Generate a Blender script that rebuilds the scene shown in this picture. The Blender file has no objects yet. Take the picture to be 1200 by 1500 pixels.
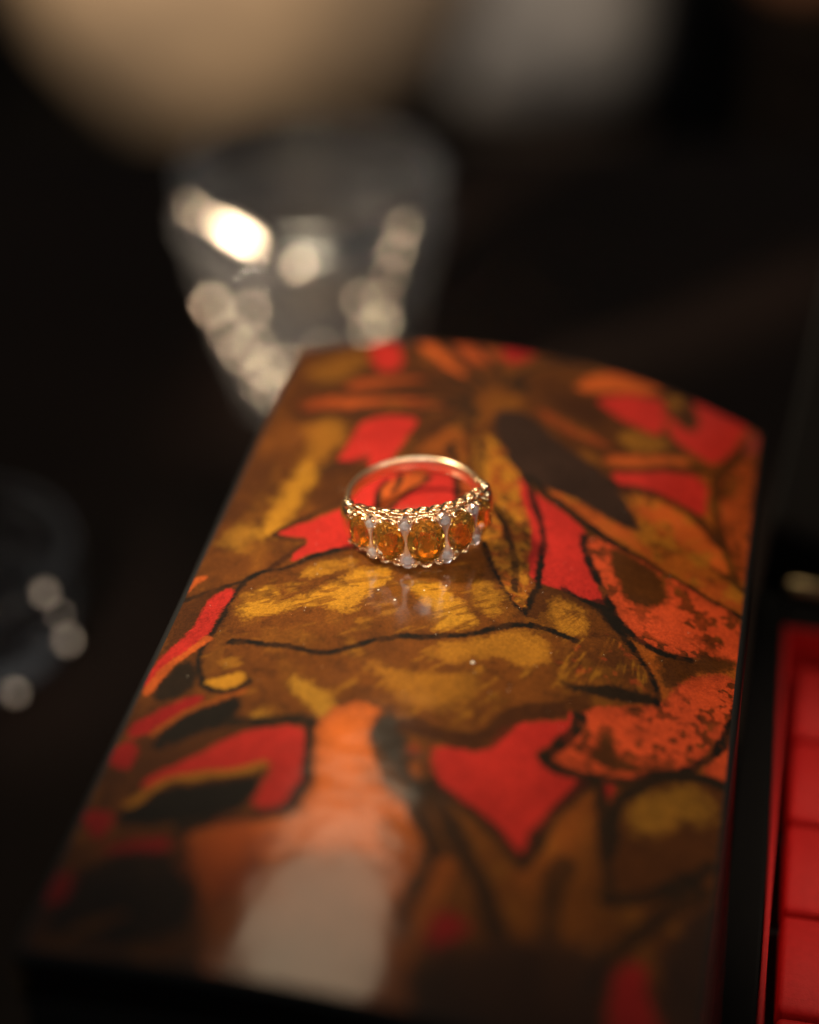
import bpy, bmesh, math, random
import numpy as np
from mathutils import Vector, Matrix

S = 0.001                      # everything below is written in millimetres
scene = bpy.context.scene
col = scene.collection
rad = math.radians

# ------------------------------------------------------------------ camera
H = 90.0                       # height of the painted lid's crest above the table
cam_data = bpy.data.cameras.new('camera')
cam = bpy.data.objects.new('camera', cam_data)
col.objects.link(cam)
cam.location = (0, -0.2301, (H + 164.7) * S)
cam.rotation_euler = (rad(90 - 35.6), 0, 0)
cam_data.sensor_fit = 'HORIZONTAL'
cam_data.sensor_width = 24.0
cam_data.lens = 58.0
cam_data.clip_start = 0.01
cam_data.clip_end = 20
cam_data.dof.use_dof = True
cam_data.dof.focus_distance = 0.2665
cam_data.dof.aperture_fstop = 3.7
scene.camera = cam

# ------------------------------------------------------------------ world: a dim warm room
world = bpy.data.worlds.new('World')
scene.world = world
world.use_nodes = True
bg = world.node_tree.nodes['Background']
bg.inputs[0].default_value = (1.0, 0.94, 0.88, 1)
bg.inputs[1].default_value = 0.045

# ------------------------------------------------------------------ lamps
def aim(o, target):
    d = Vector(target) * S - o.location
    o.rotation_euler = d.to_track_quat('-Z', 'Y').to_euler()

def lamp(name, kind, loc, target, power, color):
    d = bpy.data.lights.new(name, kind)
    d.energy = power
    d.color = color
    o = bpy.data.objects.new(name, d)
    col.objects.link(o)
    o.location = Vector(loc) * S
    aim(o, target)
    return o, d

# warm spot above and to the left: lights the ring and the lid
o, d = lamp('key_spot', 'SPOT', (-210, 40, 370), (40, 15, 84), 8.1, (1.0, 0.82, 0.57))
d.spot_size = rad(33); d.spot_blend = 0.55; d.shadow_soft_size = 0.020
# small unseen spots added round the ring for glints in stones and gold
for k, p in enumerate([(-210, -300, 420), (150, -330, 390), (0, -430, 520), (-330, -90, 300), (260, -200, 300), (70, -260, 330), (-90, -330, 300)]):
    o, d = lamp('sparkle_spot', 'SPOT', p, (0, -6, 92), 2.1, (1.0, 0.88, 0.72) if k % 2 else (0.98, 0.95, 0.95))
    d.spot_size = rad(6); d.spot_blend = 1.0; d.shadow_soft_size = 0.020
# low warm spot added at the left for the cut stem of the bowl
o, d = lamp('stem_spot', 'SPOT', (-250, -50, 135), (-24, 170, 36), 9.0, (1.0, 0.80, 0.57))
d.spot_size = rad(17); d.spot_blend = 0.6; d.shadow_soft_size = 0.012
# unseen spot added to light the seats at the far side of the room
o, d = lamp('far_fill_spot', 'SPOT', (-420, 420, 520), (-130, 1290, -360), 112.0, (1.0, 0.82, 0.60))
d.spot_size = rad(48); d.spot_blend = 1.0; d.shadow_soft_size = 0.05
# cool spot added at the right to lift the grey stool
o, d = lamp('cool_spot', 'SPOT', (260, 500, 300), (70, 1300, -370), 5.5, (0.92, 0.93, 1.0))
d.spot_size = rad(16); d.spot_blend = 0.9; d.shadow_soft_size = 0.03
# pale lampshade across the table, seen mirrored in the near end of the lid
o, d = lamp('back_lamp', 'AREA', (-4, 250, 474), (5, -75, 90), 0.16, (1.0, 0.82, 0.55))
d.shape = 'ELLIPSE'; d.size = 0.150; d.size_y = 0.120
# narrow spot added to light the tumbler at the left
o, d = lamp('tumbler_spot', 'SPOT', (-150, -260, 300), (-70, 70, 10), 3.0, (1.0, 0.86, 0.72))
d.spot_size = rad(7.5); d.spot_blend = 0.7; d.shadow_soft_size = 0.012
# lamp on the right that reaches into the open case
o, d = lamp('case_spot', 'SPOT', (250, -120, 330), (70, -24, 46), 3.0, (1.0, 0.80, 0.60))
d.spot_size = rad(16); d.spot_blend = 0.9; d.shadow_soft_size = 0.012

scene.view_settings.view_transform = 'Standard'
scene.view_settings.look = 'None'
scene.view_settings.exposure = 0
scene.view_settings.gamma = 1
scene.cycles.use_denoising = True
scene.cycles.max_bounces = 16
scene.cycles.transmission_bounces = 14
scene.cycles.glossy_bounces = 8
scene.cycles.sample_clamp_indirect = 12
scene.cycles.blur_glossy = 0.3

# ------------------------------------------------------------------ helpers
def lin(r, g, b):
    f = lambda v: (v / 12.92 if v <= 0.04045 else ((v + 0.055) / 1.055) ** 2.4)
    return (f(r / 255), f(g / 255), f(b / 255))

def material(name, base, rough=0.4, metal=0.0, coat=0.0, coat_rough=0.05, trans=0.0, ior=1.5,
             noise=None, bump=0.0, bump_scale=800.0, spec=0.5):
    m = bpy.data.materials.new(name)
    m.use_nodes = True
    nt = m.node_tree
    b = nt.nodes['Principled BSDF']
    b.inputs['Base Color'].default_value = (*base, 1)
    b.inputs['Roughness'].default_value = rough
    b.inputs['Metallic'].default_value = metal
    b.inputs['Coat Weight'].default_value = coat
    b.inputs['Coat Roughness'].default_value = coat_rough
    b.inputs['Transmission Weight'].default_value = trans
    b.inputs['IOR'].default_value = ior
    b.inputs['Specular IOR Level'].default_value = spec
    tc = nt.nodes.new('ShaderNodeTexCoord')
    if noise:
        scale, other = noise
        n = nt.nodes.new('ShaderNodeTexNoise'); n.inputs['Scale'].default_value = scale
        n.inputs['Detail'].default_value = 5
        nt.links.new(tc.outputs['Object'], n.inputs['Vector'])
        r = nt.nodes.new('ShaderNodeValToRGB')
        r.color_ramp.elements[0].position = 0.35; r.color_ramp.elements[1].position = 0.65
        r.color_ramp.elements[0].color = (*base, 1); r.color_ramp.elements[1].color = (*other, 1)
        nt.links.new(n.outputs['Fac'], r.inputs['Fac'])
        nt.links.new(r.outputs['Color'], b.inputs['Base Color'])
    if bump:
        n = nt.nodes.new('ShaderNodeTexNoise'); n.inputs['Scale'].default_value = bump_scale
        n.inputs['Detail'].default_value = 4
        nt.links.new(tc.outputs['Object'], n.inputs['Vector'])
        bp = nt.nodes.new('ShaderNodeBump'); bp.inputs['Strength'].default_value = bump
        bp.inputs['Distance'].default_value = 0.0002
        nt.links.new(n.outputs['Fac'], bp.inputs['Height'])
        nt.links.new(bp.outputs['Normal'], b.inputs['Normal'])
    return m

def link(name, me, mat, parent=None, smooth=False):
    if mat is not None and not me.materials:
        me.materials.append(mat)
    o = bpy.data.objects.new(name, me)
    col.objects.link(o)
    if parent is not None:
        o.parent = parent
    if smooth:
        me.polygons.foreach_set('use_smooth', [True] * len(me.polygons))
    return o

def mesh(name, verts, faces, mat, parent=None, smooth=False):
    me = bpy.data.meshes.new(name)
    me.from_pydata([tuple(c * S for c in v) for v in verts], [], faces)
    me.update()
    return link(name, me, mat, parent, smooth)

def from_bm(name, bm, mat, parent=None, smooth=False):
    bmesh.ops.recalc_face_normals(bm, faces=bm.faces)
    for v in bm.verts:
        v.co *= S
    me = bpy.data.meshes.new(name)
    bm.to_mesh(me); bm.free()
    return link(name, me, mat, parent, smooth)

def tag(o, label, category, group=None):
    o['label'] = label; o['category'] = category
    if group: o['group'] = group
    return o

def empty(name, loc, rot=(0, 0, 0)):
    o = bpy.data.objects.new(name, None)
    o.empty_display_size = 0.005
    col.objects.link(o)
    o.location = Vector(loc) * S
    o.rotation_euler = rot
    return o

def lathe(profile, n=64, bump=None):
    """closed or open profile [(r,z)] turned round z"""
    vs, fs = [], []
    for i in range(n):
        a = 2 * math.pi * i / n
        for j, (r, z) in enumerate(profile):
            rr = r + (bump(a, z, j) if bump else 0)
            vs.append((rr * math.cos(a), rr * math.sin(a), z))
    m = len(profile)
    for i in range(n):
        k = (i + 1) % n
        for j in range(m - 1):
            fs.append((i * m + j, k * m + j, k * m + j + 1, i * m + j + 1))
    return vs, fs

def box_bm(x0, x1, y0, y1, z0, z1, bev=0.0, seg=2):
    bm = bmesh.new()
    bmesh.ops.create_cube(bm, size=1)
    for v in bm.verts:
        v.co = Vector(((x0 + x1) / 2 + v.co.x * (x1 - x0), (y0 + y1) / 2 + v.co.y * (y1 - y0), (z0 + z1) / 2 + v.co.z * (z1 - z0)))
    if bev:
        bmesh.ops.bevel(bm, geom=bm.edges[:], offset=bev, segments=seg, affect='EDGES', profile=0.5)
    return bm

# ------------------------------------------------------------------ materials
black_lacquer = material('black_lacquer', (0.008, 0.0075, 0.0075), 0.4, spec=0.5, coat=0.25, coat_rough=0.12, bump=0.05)
table_wood = material('dark_table', (0.013, 0.007, 0.005), 0.6, noise=(14, (0.021, 0.011, 0.008)), spec=0.22)
gold = material('gold', (0.97, 0.66, 0.36), 0.24, metal=1.0, bump=0.12, bump_scale=2500)
gold_bright = material('polished_gold', (0.98, 0.72, 0.44), 0.20, metal=1.0)
shank_gold = material('shank_gold', (0.97, 0.68, 0.42), 0.30, metal=1.0)
white_gold = material('white_gold', (0.95, 0.84, 0.79), 0.36, metal=1.0, bump=0.08, bump_scale=2500)
citrine = material('amber_gem', (1.0, 0.56, 0.10), 0.0, trans=0.965, ior=1.7)
diamond = material('diamond', (1.0, 0.98, 0.96), 0.0, trans=0.80, ior=2.4)
crystal = material('crystal_glass', (0.80, 0.80, 0.82), 0.08, trans=0.93, ior=1.52)
alabaster = material('cream_glass', (0.42, 0.30, 0.19), 0.35, trans=0.25, ior=1.45, coat=0.5, noise=(60, (0.36, 0.25, 0.16)))
silver = material('satin_silver', (0.95, 0.84, 0.72), 0.34, metal=1.0)
clear_vase = material('clear_vase_glass', (0.90, 0.91, 0.93), 0.03, trans=0.985, ior=1.5)
clear_glass = material('clear_glass', (0.90, 0.92, 0.95), 0.02, trans=1.0, ior=1.5)
red_velvet = material('red_lining', (0.56, 0.014, 0.014), 0.5, noise=(900, (0.62, 0.018, 0.018)), bump=0.3, bump_scale=2500)
brass = material('brass', (0.70, 0.52, 0.28), 0.3, metal=1.0)
cork = material('tan_wood', (0.52, 0.35, 0.12), 0.6, noise=(120, (0.44, 0.28, 0.10)))
brown_glaze = material('brown_glaze', (0.30, 0.14, 0.08), 0.35)

# ------------------------------------------------------------------ table and floor
table = from_bm('table_top', box_bm(-700, 700, -800, 318, -30, 0, 4), table_wood)
table['kind'] = 'structure'
table['label'] = 'dark brown table top under everything'
for x in (-640, 640):
    for y in (-740, 258):
        from_bm('leg', box_bm(x - 25, x + 25, y - 25, y + 25, -720, -30.2, 3), table_wood, table)
floor = mesh('floor', [(-3000, -2500, -720), (3000, -2500, -720), (3000, 4500, -720), (-3000, 4500, -720)], [(0, 1, 2, 3)],
             material('dark_floor', (0.005, 0.004, 0.0035), 0.8, noise=(6, (0.007, 0.0055, 0.0045)), spec=0.08))
floor['kind'] = 'structure'
floor['label'] = 'dark floor of the room far behind the table'

# ------------------------------------------------------------------ painted box
YAW = rad(11.2)
CH = np.array([math.cos(YAW), -math.sin(YAW)])
AH = np.array([math.sin(YAW), math.cos(YAW)])
RC = 125.0                    # radius of the barrel top
C_L, C_R = -27.0, 48.2
CM, CW = (C_L + C_R) / 2, (C_R - C_L) / 2
def zs(c):
    return H - RC + np.sqrt(RC * RC - np.asarray(c, float) ** 2)
def a_far(c):  return 45.0 + 2.6 * (1 - ((c - CM) / CW) ** 2)
def a_near(c): return -86.2 - 1.8 * (1 - ((c - CM) / CW) ** 2)

# the print: outlines of the leaves in lid millimetres (across, along)
PRINT = [
    ('F','brown2',2,'',1,[-29.3,48.7,1.3,51,6.3,21.3,-7.9,18.6,-26.1,22.8]),
    ('F','rust',1.2,'',1,[31.7,17.4,49.2,41.1,50.4,-0.4,49.7,-35.2,34.7,-45.2,28.5,-36.7,38.2,-27.7,31,-12.8]),
    ('F','ochre2',1.8,'',0.4,[-25.2,39.1,-19.8,42.9,-14.8,43.6,-15.2,37.3,-20.7,32.3]),
    ('F','red',0.6,'',1,[-16.2,47.1,-11.1,47.6,-8.6,39.9,-10.2,37.5,-13.4,38.4]),
    ('F','orange',0.8,'',1,[-9,48.4,-4.7,46.6,-0.6,41.2,2.4,37.9,-0.6,37.6,-5.7,41.1]),
    ('F','orange2',0.9,'',1,[-3.5,49,1.8,47.8,6,46,4.8,41.6,0.6,41.7]),
    ('F','redd',0.6,'',1,[5.1,48,10.5,49.6,11.5,46.9,9.3,44,6.7,44]),
    ('F','orange2',1.2,'',0.8,[-17.3,34.2,-13.3,36.3,-5.1,37.1,-2.7,36,-10.9,33.1,-16.7,31.7]),
    ('F','orange2',1.8,'',0.8,[-23,28,-18.9,29.6,-10.3,30.2,-1.7,30.3,0.9,28.1,-9.4,25.9,-21.3,25.5]),
    ('F','orange',1.2,'',0.6,[-19.7,28.2,-16.7,29.3,-12.3,29.3,-9.8,27.8,-14.9,26.4]),
    ('S','dkbrown',1.1,'',0.7,[-14.8,30.7,-8.6,32.4,-0.2,34]),
    ('S','dkbrown',1,'',0.7,[-21.2,25.1,-13.6,25.3,-3,26]),
    ('F','ochre2',2,'',0.6,[-20.3,23.8,-15.4,23.7,-14.2,18.2,-15.2,13.5,-17.2,8.9,-18.3,8.9,-19.1,16.4]),
    ('S','dk',0.8,'',0.85,[3.3,32.7,-5.2,37.3,-13.7,35.9,-22,33.3]),
    ('S','dk',0.8,'',0.85,[3.8,30,-3.1,26.2,-11.4,25,-22.3,25.1]),
    ('S','dk',0.8,'',0.85,[3.5,31.5,-6.1,31,-16.9,30.1]),
    ('S','dk',0.8,'',0.85,[4.3,34.6,-1.6,38.5,-7.7,44.8]),
    ('S','dk',0.8,'',0.85,[5.8,35.8,2,40.3,-3.1,46.9]),
    ('S','dk',0.8,'',0.85,[7.5,36.9,6,41.3,2.5,46.9]),
    ('S','dk',0.8,'',0.85,[8.8,37.5,11.3,44,18.5,48]),
    ('S','dk',0.8,'',0.85,[10.7,36.9,19.9,37.5,26.2,34.8,36.8,30.2]),
    ('S','dk',0.8,'',0.85,[11.4,35.7,18.6,31.1,26.4,27.5,32.7,28.2]),
    ('S','dk',0.8,'',0.85,[3.9,28.9,0.5,21.4,-2.8,10]),
    ('S','dk',0.8,'',0.85,[5,28.7,3.5,20.6,2.2,15]),
    ('S','dk',0.8,'',0.85,[3.7,30.4,-5.6,28.3,-13.8,26.1]),
    ('F','red',0.45,'',1,[-12.2,23.7,-2.9,25.5,-4.4,19,-5.1,12.9,-5.4,9.6,-7.9,6.6,-8.1,12.4,-13.7,10.4,-12.8,16]),
    ('S','dkbrown',0.9,'',0.8,[-4.3,14.4,-3.1,18.3,-0.7,22,0.9,28.1]),
    ('S','dkbrown',0.7,'',0.7,[-2.8,14,-1.2,19.6,1,24.2]),
    ('F','rust',0.8,'',0.7,[-2.8,14,-0,21.3,3.6,24.8,6.8,12.1,3.9,11.4,1.1,15.5]),
    ('F','dkbrown',1.2,'',0.6,[-16.1,8.5,-12.5,11,-8.9,12.7,-8.4,9.3,-11.2,7.6,-14.5,6.2]),
    ('S','dk',0.7,'',0.8,[-16.1,8.5,-14.4,10.2,-12.1,11.4,-8.9,12.7]),
    ('S','dkbrown',0.6,'',0.6,[-8.9,12.7,-8.5,9.3,-9.2,5.2,-10.3,1.1]),
    ('F','ochre',1.8,'',0.75,[-17.7,12.9,-16,8.9,-16,1.7,-16.5,-4.3,-18.5,-8.5,-21,-8.5,-20.3,-1.7,-19.2,6.2]),
    ('F','ochre3',2.5,'',0.5,[-25,-4.8,-21.1,-4.2,-19.5,-8.5,-23.9,-12.4]),
    ('F','red',0.35,'',1,[-9.1,1.2,-9.8,-0.9,-13,-3.4,-16.2,-5.5,-18.5,-7.3,-13,-8.4,-13.7,-11.4,-14.3,-14.3,-11.1,-11.7,-6.6,-9.6,-1.7,-11.1,5.7,-9.5,9,-6.2,5.4,9.9,1.9,10.9,-4,9.8,-7.6,7.5]),
    ('F','orange',0.35,'',1,[-5.6,4.9,-3.3,8.6,-0.8,10.3,1.4,10.4,-0.9,4.8,-2.8,0.5,-4.4,-1.5]),
    ('S','dk',0.55,'',1,[-4.5,-1.5,-5.1,1.7,-5.5,4.9,-4.9,7.2]),
    ('S','dk',0.55,'',1,[1.3,9.5,-0.9,4.8,-3.2,-0.6]),
    ('S','dk',0.75,'',1,[-3,8.9,-2.9,6.4,-3.3,4.6]),
    ('F','orange2',0.5,'',1,[4.3,11.5,7.8,12.4,10.3,-2.5,7.4,-1.7,6.7,5]),
    ('S','dk',0.6,'',1,[2.3,17.4,3.2,16.7,4.6,13.4,5.4,7.3,6.7,2.4]),
    ('S','dk',0.5,'',1,[2.9,15.7,2.8,18.9,3.4,18.6]),
    ('S','dkbrown',0.7,'',1,[-9.9,1.1,-12.7,-1.6,-16.4,-5,-18.1,-6.5,-17.9,-8,-15.6,-8,-12.9,-8.4,-13.6,-10.1,-14.6,-12.2,-17,-16.1]),
    ('S','blk',0.85,'',1,[-5.9,-9.4,-9.8,-11.8,-12.6,-14.1,-15.1,-16.1,-18.3,-16.6,-19.5,-19,-20.2,-21.6,-20,-24.8,-20.1,-27.6,-21.2,-30.6,-21.3,-32.7,-20.4,-37.4,-19.2,-40.2]),
    ('S','blk',0.6,'',0.85,[-19.6,-18.5,-21.9,-19.8,-24.9,-21.2,-27,-22.5]),
    ('F','rust',0.4,'ochresp',1,[4.7,24.7,10.1,20.5,14.6,12.8,17.1,3.3,19,-7.5,19.7,-14.7,18.9,-18.7,16.2,-15.1,13.8,-10.7,11.9,-6.1,9.2,4]),
    ('F','ochre2',1.5,'',0.35,[6.3,21.3,8.3,21.9,10.4,15,9.5,11.1,7.8,12.4]),
    ('F','red',0.35,'',1,[13.5,13.3,15.3,11,18.5,8.7,21.8,6.6,25.3,3.9,25.1,1.4,25.6,-1.6,27.5,-5.3,29.9,-9.7,29.4,-11.8,27.1,-11.4,24.1,-11,21.3,-11,19.5,-10.5,18.7,-8.9,17.5,0.1,15.5,7]),
    ('S','blk',0.7,'',1,[12,17,14.2,14.1,16,10.3,18.1,4.6,19.4,-0.8,20.1,-5.8,20.3,-10.9,19.7,-15,19,-18.8]),
    ('S','blk',0.65,'',1,[11.5,-4.6,12.1,-6.3,14.1,-10.9,16.2,-15.1,18.8,-18.1,19.3,-20.4]),
    ('S','blk',0.8,'',0.9,[10.8,5.3,11.9,3.8,13.7,0.8,15.4,-4,16.9,-9.1,17.4,-13.8]),
    ('S','dk',0.8,'',0.8,[6.6,22.1,7.6,17,8.1,12.5,9.2,7.5]),
    ('F','rust',0.4,'olive',1,[14.1,14.5,21.7,7.8,29.2,3,35.4,0.7,41.6,-2.2,48.8,-2.6,48.8,3.5,45.1,5,38.7,8.5,31.6,13.4,27.7,16.6,21.4,17.5]),
    ('F','orange',0.8,'',0.8,[14.9,13,22.4,9.9,28.7,7.8,32.9,5.9,36.3,1.2,29.1,3.8,21.6,8.3]),
    ('F','orange2',1,'',0.7,[39.3,1.5,45.1,3.8,47.8,1.6,48,-1.7,42.5,-1.6]),
    ('F','dark',0.6,'',1,[7.7,28.9,9.6,30.1,12.4,30.6,16,26.5,20.8,22.2,25.3,19.7,28.2,16.2,31.1,11.4,32.7,7.5,30.2,7.4,27.1,8.5,23.3,10.3,19.7,11,15.9,12.5,12.6,15.8,9.9,20.1,8,24.7]),
    ('S','dk',1,'',0.85,[27,17.9,31.6,13.6,38.7,8.5,45.1,5,49,3]),
    ('S','blk',0.95,'',1,[15.3,13.6,18.3,10.4,21.7,7.6,29.2,2.8,35.4,0.5,41.6,-1.9,49.1,-3]),
    ('S','blk',1,'',0.85,[35,0.1,39.6,-1.6,43.7,-3.7,46.6,-3.2]),
    ('F','brown2',1.2,'',1,[10.4,42.7,19.3,42,28.5,38.4,36.5,33.5,37.9,30.5,27.1,22.1,18.2,25.5,12.2,30.9]),
    ('F','dkbrown',1.5,'',0.8,[13.4,37.4,19.9,37.1,25.6,34.9,24,30.1,17.5,31]),
    ('F','dk',1.2,'',0.8,[8.4,37.8,10.9,39.5,12.2,36.6,10.6,34.4,8.7,35.8]),
    ('F','orange2',1.2,'',0.6,[13.6,32.4,18.8,29.6,24.2,28.3,26.6,25.7,21.4,25.9,15.7,28.7]),
    ('F','orange',0.8,'',1,[18.9,41.4,22.1,46.4,28,48.5,32.6,46.7,29,43.5,22.8,40.7,19.4,39.7]),
    ('F','red',0.6,'',1,[21.5,38.2,28.5,43,32.1,43.7,33.4,40.8,33.4,33,28.9,33.9,24.7,35.8]),
    ('F','red',0.6,'',1,[36.4,48,46.6,48,46.2,44.3,44.9,39.5,41.9,30.5,38,32.1,34.1,34.4,33.3,40.4,36.2,37.6,38.5,38.4,38.7,42.5]),
    ('F','dkbrown',1,'',0.8,[32.4,44.9,35.4,46.9,37.3,44,38.6,41.9,38.1,38.1,36.1,38.2,34.3,41]),
    ('F','ochre2',1,'',0.7,[33.1,44.9,35.3,45.9,35.7,43.7,34.1,42.7]),
    ('F','pink',1,'',1,[46.1,44.2,48.4,45.3,48.5,38.9,45.5,36.5]),
    ('F','ochre2',1.5,'',0.6,[26.6,31,31.2,32.9,35.1,31.6,30.7,27.5,27.4,28]),
    ('F','orange',0.7,'',1,[24.8,23.6,30.8,26.6,36.9,29.7,38.9,28.9,32.3,23.6,26.2,20.7]),
    ('S','dkbrown',1.1,'',0.9,[27.3,20.4,32.2,23.1,37.1,27,41.8,29.1]),
    ('F','red',0.5,'',1,[26.3,19.5,30.3,21.3,40.5,27.8,41.4,21.4,41.6,16.2,35.8,18.1,30.6,18.2,29.3,16]),
    ('F','orange',0.5,'olive',1,[30,16.1,33.7,17.9,41.2,15.6,44.1,12.3,46.2,5.8,44.3,4.5,37.7,8.3,31.2,12.6]),
    ('S','dk',1.3,'',0.85,[29.4,17.1,33.7,17.9,38,16.8,41.8,14.6,44.1,11.4]),
    ('F','orange2',0.6,'speck',1,[48.8,40,45.6,36.2,42.9,28.4,42.5,22.5,43.4,16.9,44.9,10.6,47.1,5.2,50.1,5.8]),
    ('S','dkbrown',1.1,'',0.9,[46.7,42,45.5,37.7,42.3,28.9,42.3,22.4,43.4,16.9,44.9,10.6,46.9,5.3]),
    ('F','salmon',0.35,'speck',1,[25.4,3.2,29.3,2.5,35.4,0.4,41.6,-2.2,49.1,-3,49.3,-14.2,46.4,-14,39.5,-17.2,36.4,-17.5,33.8,-16.3,31.1,-13.7,29.5,-9.9,27.1,-5.2,25.4,-1.1]),
    ('F','brown2',0.9,'',1,[28.6,2.2,32.4,1.4,36.3,-0.4,38.7,-4.6,36.3,-8.6,33.1,-9.6,31,-6.9,29.4,-2.7]),
    ('F','brown2',1.2,'speck',1,[37.2,-17.6,41.8,-15.9,48.2,-12,48.4,-14.8,43.8,-17.9,41.8,-22,39.2,-24.3,38,-21.4]),
    ('F','salmon',0.5,'speck',1,[42.1,-19.7,48.4,-14.8,48.8,-22.3,47.6,-29.3,45.1,-34.9,42.8,-38.5,39.5,-41.4,34.6,-44.3,30.5,-45.8,25.8,-44.4,28.7,-39,29,-34.5,31.8,-31.5,38.3,-29,40.2,-24.4]),
    ('F','brown2',1.3,'',1,[30.8,-42.4,31.7,-37.8,32.8,-34.9,33.9,-38,34.6,-40.2,38,-39.9,41.8,-37.3,38.6,-41.2,33.7,-43.8]),
    ('F','dkbrown',1.5,'',0.4,[35.2,-33.4,38.7,-32.8,38.1,-36.4,35.6,-37.1]),
    ('F','salmon',0.5,'',1,[49.3,-22.7,48.5,-28.7,44.4,-37,47.9,-37.6,49.2,-35.5]),
    ('S','blk',0.85,'',1,[25.1,2.4,25.3,-0.6,27.3,-5.4,29.8,-10.1,31.1,-13.7,33.8,-16.1,36.4,-17.5,39,-17.1,41.8,-16.4]),
    ('S','blk',1,'',1,[48.8,-21.7,48.1,-27.7,46.7,-31.9,44.8,-35.7,42.8,-38.6]),
    ('F','brown',0.5,'streak',1,[-19.6,-25.9,-19.9,-21.6,-18.2,-17.2,-12.5,-14.5,-6.5,-10.1,-1.3,-12.7,6.2,-12.1,11.2,-7.9,13.9,-11,16.9,-16.1,19.2,-19,22.4,-19.2,28.2,-20.2,31.5,-17.1,36.8,-22.9,38.2,-27.7,28.5,-30,24.8,-35.7,20.1,-39.6,16.6,-44.6,9.9,-44.5,5.3,-42.3,1.2,-41.4,-2.7,-45.6,-9.7,-47.4,-13.4,-45.3,-13.5,-40,-18.9,-40.2,-21.2,-34.6]),
    ('F','ochre',1,'streak',1,[-19,-24.8,-18.4,-21,-15.9,-19.4,-14,-20.3,-14.1,-24.2,-17,-27]),
    ('F','ochre',0.9,'streak',0.9,[-16.5,-25.2,-11.6,-22.1,-7.6,-18.8,-4,-13.9,0.3,-13.5,0.6,-16.2,-2.6,-22.2,-3.4,-24.3,-7.6,-23.1,-11.1,-24,-14.7,-26.6]),
    ('F','ochre',0.9,'streak',0.6,[-12.2,-15.6,-7.3,-12,-4.2,-12.7,-8.2,-16.4,-11.7,-17.9]),
    ('F','ochre',0.9,'streak',1,[2.7,-16.2,6.8,-15.1,9.9,-17.7,12.9,-20.5,13.7,-22.5,10.9,-24.7,7.9,-25.9,8,-21.6,4.8,-18.7]),
    ('F','ochre',1,'streak',0.6,[11.2,-13.5,13.5,-12.7,16,-16.5,16.1,-20.2,13.4,-20.4]),
    ('F','ochre2',1,'streak',1,[22.9,-12.6,25.8,-13.1,27.7,-15.2,28.2,-18.8,25.4,-20.1,22.8,-18.5,22.5,-15.4]),
    ('F','dkbrown',3.2,'redfleck',0.6,[27.3,-20.6,31.6,-17.8,36.3,-22.5,37,-25.5,32.6,-26.6,28.2,-28,25.5,-24.4]),
    ('F','ochre2',1.2,'',1,[8.2,-28.7,13.4,-26,17.4,-22.4,21.9,-21.6,23.6,-23.7,23.6,-27.3,20.4,-28.9,17.3,-27.7,14.8,-28.9,11.7,-31.8]),
    ('F','ochre2',1.6,'',0.8,[0.8,-33.6,4.9,-34.1,12,-33.7,15.3,-32,15.2,-36.8,11.4,-40,7.6,-40.7,5,-37.7,2.3,-35.6]),
    ('F','ochre3',0.9,'',1,[-8.1,-37.1,-5.7,-38.5,-2,-41,-0.2,-44.9,-2.3,-45.5,-4.8,-43.3,-7.2,-40.7]),
    ('F','ochre3',0.9,'',0.8,[-11.2,-45.2,-10.1,-44.1,-8,-45.5,-8.4,-47.2,-10.9,-47.1]),
    ('S','blk',0.75,'',1,[-17.8,-31.6,-14.3,-31.9,-9.1,-32.2,-5.7,-33.2,-3.1,-32.5,0.4,-29.4,3.7,-27.8,7.7,-27.1,12.8,-25,15.2,-22.9,19.4,-20.3,22.5,-19.8,26.6,-20.8]),
    ('F','dk',0.7,'',1,[25.3,-29.5,27.5,-29.1,30.1,-28.9,32.6,-26.6,35.3,-26.8,37.8,-26.2,38.8,-28.4,35.6,-29.2,32.1,-30.1,28.6,-30.9]),
    ('S','blk',0.75,'',1,[29.5,-12.4,32.4,-16.6,34,-18.7,36.1,-21.1,37.8,-24,38.7,-27.9]),
    ('F','blk',0.6,'',0.85,[26.9,-11.8,29.9,-9.4,31.6,-14,33.7,-16.8,31.4,-16.5,29.3,-14.4]),
    ('S','blk',0.7,'',1,[23.7,-10.8,26.1,-11.4,27.9,-12,30,-12.3]),
    ('F','brown2',0.8,'',1,[-25.9,-21,-21.8,-20,-23.1,-25.8,-24.6,-33.1,-26.9,-40,-27.4,-44.1,-26.7,-34.4]),
    ('F','red',0.4,'',1,[-20.4,-19.7,-23.2,-21.3,-23.7,-25.3,-24.4,-30.5,-26.2,-34,-27.5,-38.6,-27.6,-41.3,-26.1,-40.3,-25.2,-35.9,-22.4,-32.4,-21.4,-30.6,-20.9,-26.1,-20.3,-23.4]),
    ('S','orange',0.95,'',1,[-21.3,-31.2,-23.1,-33.7,-25,-36.5,-25.8,-39.4,-26.2,-42.1]),
    ('F','dk',0.6,'',1,[-23.1,-35.4,-21,-36.7,-19.8,-40.2,-21.2,-43.2,-24.3,-44.2,-25.3,-42.3,-24.6,-38.2]),
    ('F','redd',0.7,'',1,[-17.7,-42.8,-20.5,-42.7,-23.1,-45.3,-26.5,-48.4,-25.9,-51.4,-22.4,-49.8,-20.4,-46.9]),
    ('S','rust',0.7,'',1,[-13.5,-41.5,-16.1,-43.5,-18.8,-45.2,-21.5,-48.3,-22.7,-50.2]),
    ('F','blk',0.6,'',1,[-13,-42.4,-15.2,-43.5,-19.1,-45.9,-21.4,-49.6,-22.7,-53.1,-18.2,-53.3,-15.1,-49.6,-12.9,-46.9]),
    ('F','ochre',0.5,'',1,[-19.3,-40.2,-16.6,-38.8,-14.2,-37.8,-13.5,-39,-15.2,-41.3,-18,-41.8]),
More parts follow.
